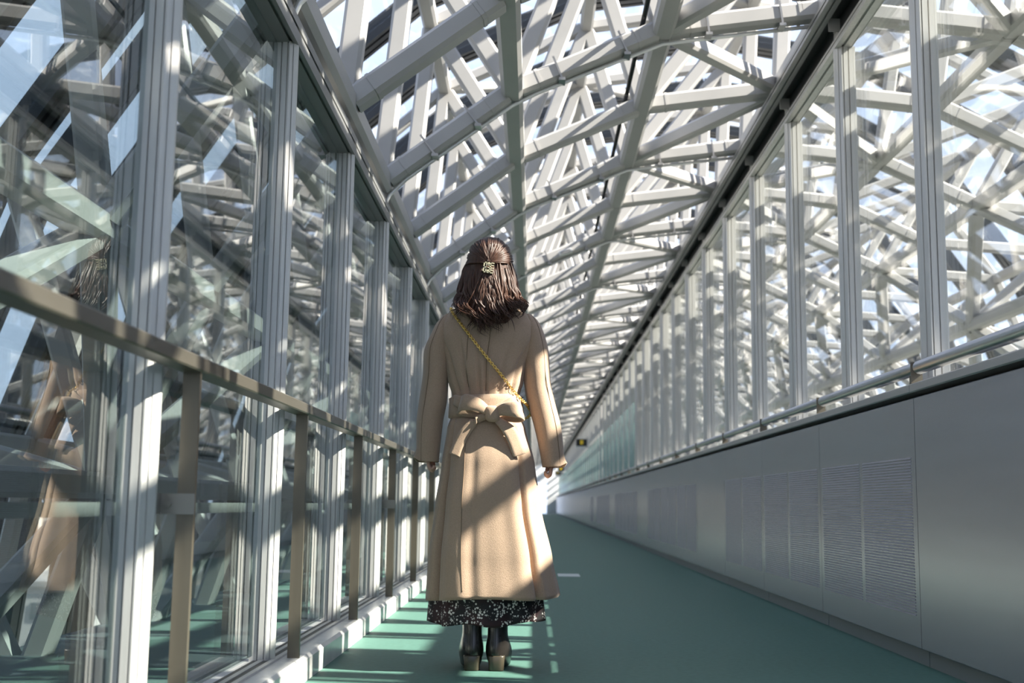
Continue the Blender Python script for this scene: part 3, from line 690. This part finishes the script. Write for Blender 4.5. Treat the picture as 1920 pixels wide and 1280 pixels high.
child('hair_locks', g, HAIRM, hair)
g = MB()
for c_ in range(66):                                   # loose wavy lengths in clumps
    th0 = R_(-90 + (c_ / 65 * 2 - 1) * 112 + rng.uniform(-5, 5)); ph = rng.uniform(0, 6.28); fq = rng.uniform(30, 42); am = rng.uniform(.013, .027)
    zb0 = 1.325 + .085 * abs(math.cos(th0)) ** 1.5 + rng.uniform(-.018, .045); lay0 = rng.choice([.93, .99, 1.05]); z0 = rng.uniform(1.56, 1.60); out = rng.uniform(0, .034)
    for q in range(8):
        th = th0 + rng.gauss(0, .055); zb = zb0 + rng.uniform(-.030, .02); lay = lay0 + rng.uniform(-.03, .03); pts = []; zs0 = z0 + .02 * abs(math.cos(th))
        for i in range(18):
            t = i / 17; z = zs0 + (zb - zs0) * t
            p = hair_pt(th, max(z, 1.36), lay - .10 * max(0, 1 - t / .25))
            wv = 1.35 * am * max(0, (t - .3) / .7) ** 1.2; pinch = 1 - .35 * max(0, (t - .55) / .45)
            p.z = z + .4 * wv * math.sin(ph + z * fq * 1.0 + 1)
            p.x += wv * (math.sin(ph + z * fq) + .45 * math.sin(q * 1.7 + z * fq * 1.9) * max(0, t - .5) * 2) + math.cos(th) * out * max(0, t - .5) * 1.8
            p.y += wv * .9 * math.cos(ph + z * fq) - .022 * max(0, (t - .7) / .3)
            bk = back(p.x, z, .006).y if z < 1.44 else 9
            if p.y > bk and math.sin(th) < .35: p.y = bk - rng.uniform(0, .014)
            pts.append(p)
        lock(spline(pts, 2), rng.uniform(.0022, .0046), g)
for q in range(70):                                    # tail falling from the clip
    pts = []; dx = rng.gauss(0, .022); ph = rng.uniform(0, 6.28); zb = rng.uniform(1.30, 1.40)
    for i in range(14):
        t = i / 13; z = 1.578 + (zb - 1.578) * t; wv = .012 * max(0, t - .35)
        p = Vector((-.190 + dx * (.2 + 1.6 * t) + wv * math.sin(ph + z * 38), 4.602 - .012 * math.sin(math.pi * t) + rng.uniform(-.003, .003), z))
        if z < 1.46: p.y = min(p.y, back(p.x, z, .012).y - .004)
        pts.append(p)
    lock(spline(pts, 2), rng.uniform(.0022, .004), g)
for dx, dz, dy in ((-.115, -.012, 0), (-.10, .012, 0), (-.13, -.03, .01), (.105, -.035, 0), (.12, -.02, .01), (.09, -.05, 0), (-.095, -.04, 0)):   # flyaway ends
    s = -1 if dx < 0 else 1
    pts = [hair_pt(R_(-90 + s * 70), 1.50, 1.0), hair_pt(R_(-90 + s * 72), 1.46, 1.02)]; e = Vector((-.188 + dx, 4.655 + dy, 1.445 + dz))
    pts += [pts[-1].lerp(e, .6) + Vector((0, 0, -.012)), e, e + Vector((s * .022, 0, -.006)), e + Vector((s * .034, 0, -.022))]
    lock(spline(pts, 4), .0022, g)
child('hair_locks', g, HAIRM, hair)
# claw clip
g = MB()
cx, cy, cz = clip.x + .002, clip.y - .010, clip.z - .014
ro = Matrix.Rotation(R_(8), 3, 'Y')
def cb(x0, x1, z0, z1, dy=0.):
    a = MB().box(x0, x1, -.004 + dy, .004 + dy, z0, z1)
    for p in a.v: p.xyz = ro @ p + Vector((cx, cy, cz))
    g.add(a.v, a.f)
cb(-.021, -.016, -.022, .022); cb(-.021, -.008, .017, .022); cb(-.021, -.008, -.022, -.017); cb(-.021, -.009, -.0025, .0025); cb(-.011, -.007, .006, .022); cb(-.011, -.007, -.022, -.006)
cb(.004, .009, -.022, .022)
for zz in (-.020, -.010, .0, .010, .020): cb(-.004, .021, zz - .002, zz + .002)
for zz in (-.015, .015): cb(-.006, .010, zz - .002, zz + .002, -.004)
child('hair_clip', g, CREAMGOLD, hair, False, 'pale gold claw clip')
# chain strap: links over the left shoulder, across the back to the right hip, bag in front
bag = empty('shoulder_bag', (.06, 4.93, .93), label='gold chain strap of a cross-body bag running over the back of the camel coat', cat='bag')
way = [back(x, z, .008) for x, z in ((-.335, 1.405), (-.31, 1.368), (-.255, 1.297), (-.19, 1.215), (-.125, 1.138), (-.085, 1.09))] + [Vector((-.058, 4.665, 1.058)), Vector((-.025, 4.74, 1.03)), Vector((-.02, 4.83, 1.0)), Vector((-.10, 4.915, .965))]
way = [Vector((-.27, 4.925, .96)), Vector((-.25, 4.92, 1.12)), Vector((-.285, 4.87, 1.35)), Vector((-.335, 4.80, 1.425)), Vector((-.345, 4.73, 1.428))] + way
path = spline(way, 24); g = MB(); acc = 0; k = 0; last = path[0]
for a, b in zip(path, path[1:]):
    acc += (b - a).length
    if acc > .0072:
        acc = 0; t = (b - a).normalized(); nrm = Vector((0, -1, 0)); nrm = (nrm - t * nrm.dot(t)).normalized(); sd = t.cross(nrm)
        u, v = (sd, nrm) if k % 2 else ((sd * .5 + nrm * .87), (nrm * .5 - sd * .87)); k += 1
        ring = [a + t * .0072 * math.cos(j * math.pi / 4) + u * .0055 * math.sin(j * math.pi / 4) for j in range(8)]
        g.tube(ring + [ring[0]], .0015, 5, cap=False)
g.v = [p - bag.location for p in g.v]
obj('chain', g.mesh('chain', GOLD, True), bag, label='gold chain of small links')
bb = MB()
for i, (y, k) in enumerate(((-.03, .9), (-.026, 1), (.026, 1), (.03, .9))):
    for j in range(24):
        th = 2 * math.pi * j / 24; c, s = math.cos(th), math.sin(th); r = (abs(c) ** 5 + abs(s) ** 5) ** (-.2); bb.v.append(Vector((-.26 + .08 * k * r * c, y + .015, -.03 + .055 * k * r * s)))
bb.f = [(i * 24 + j, i * 24 + (j + 1) % 24, (i + 1) * 24 + (j + 1) % 24, (i + 1) * 24 + j) for i in range(3) for j in range(24)] + [tuple(reversed(range(24))), tuple(range(72, 96))]
obj('pouch', bb.mesh('pouch', LEATHER, True), bag)
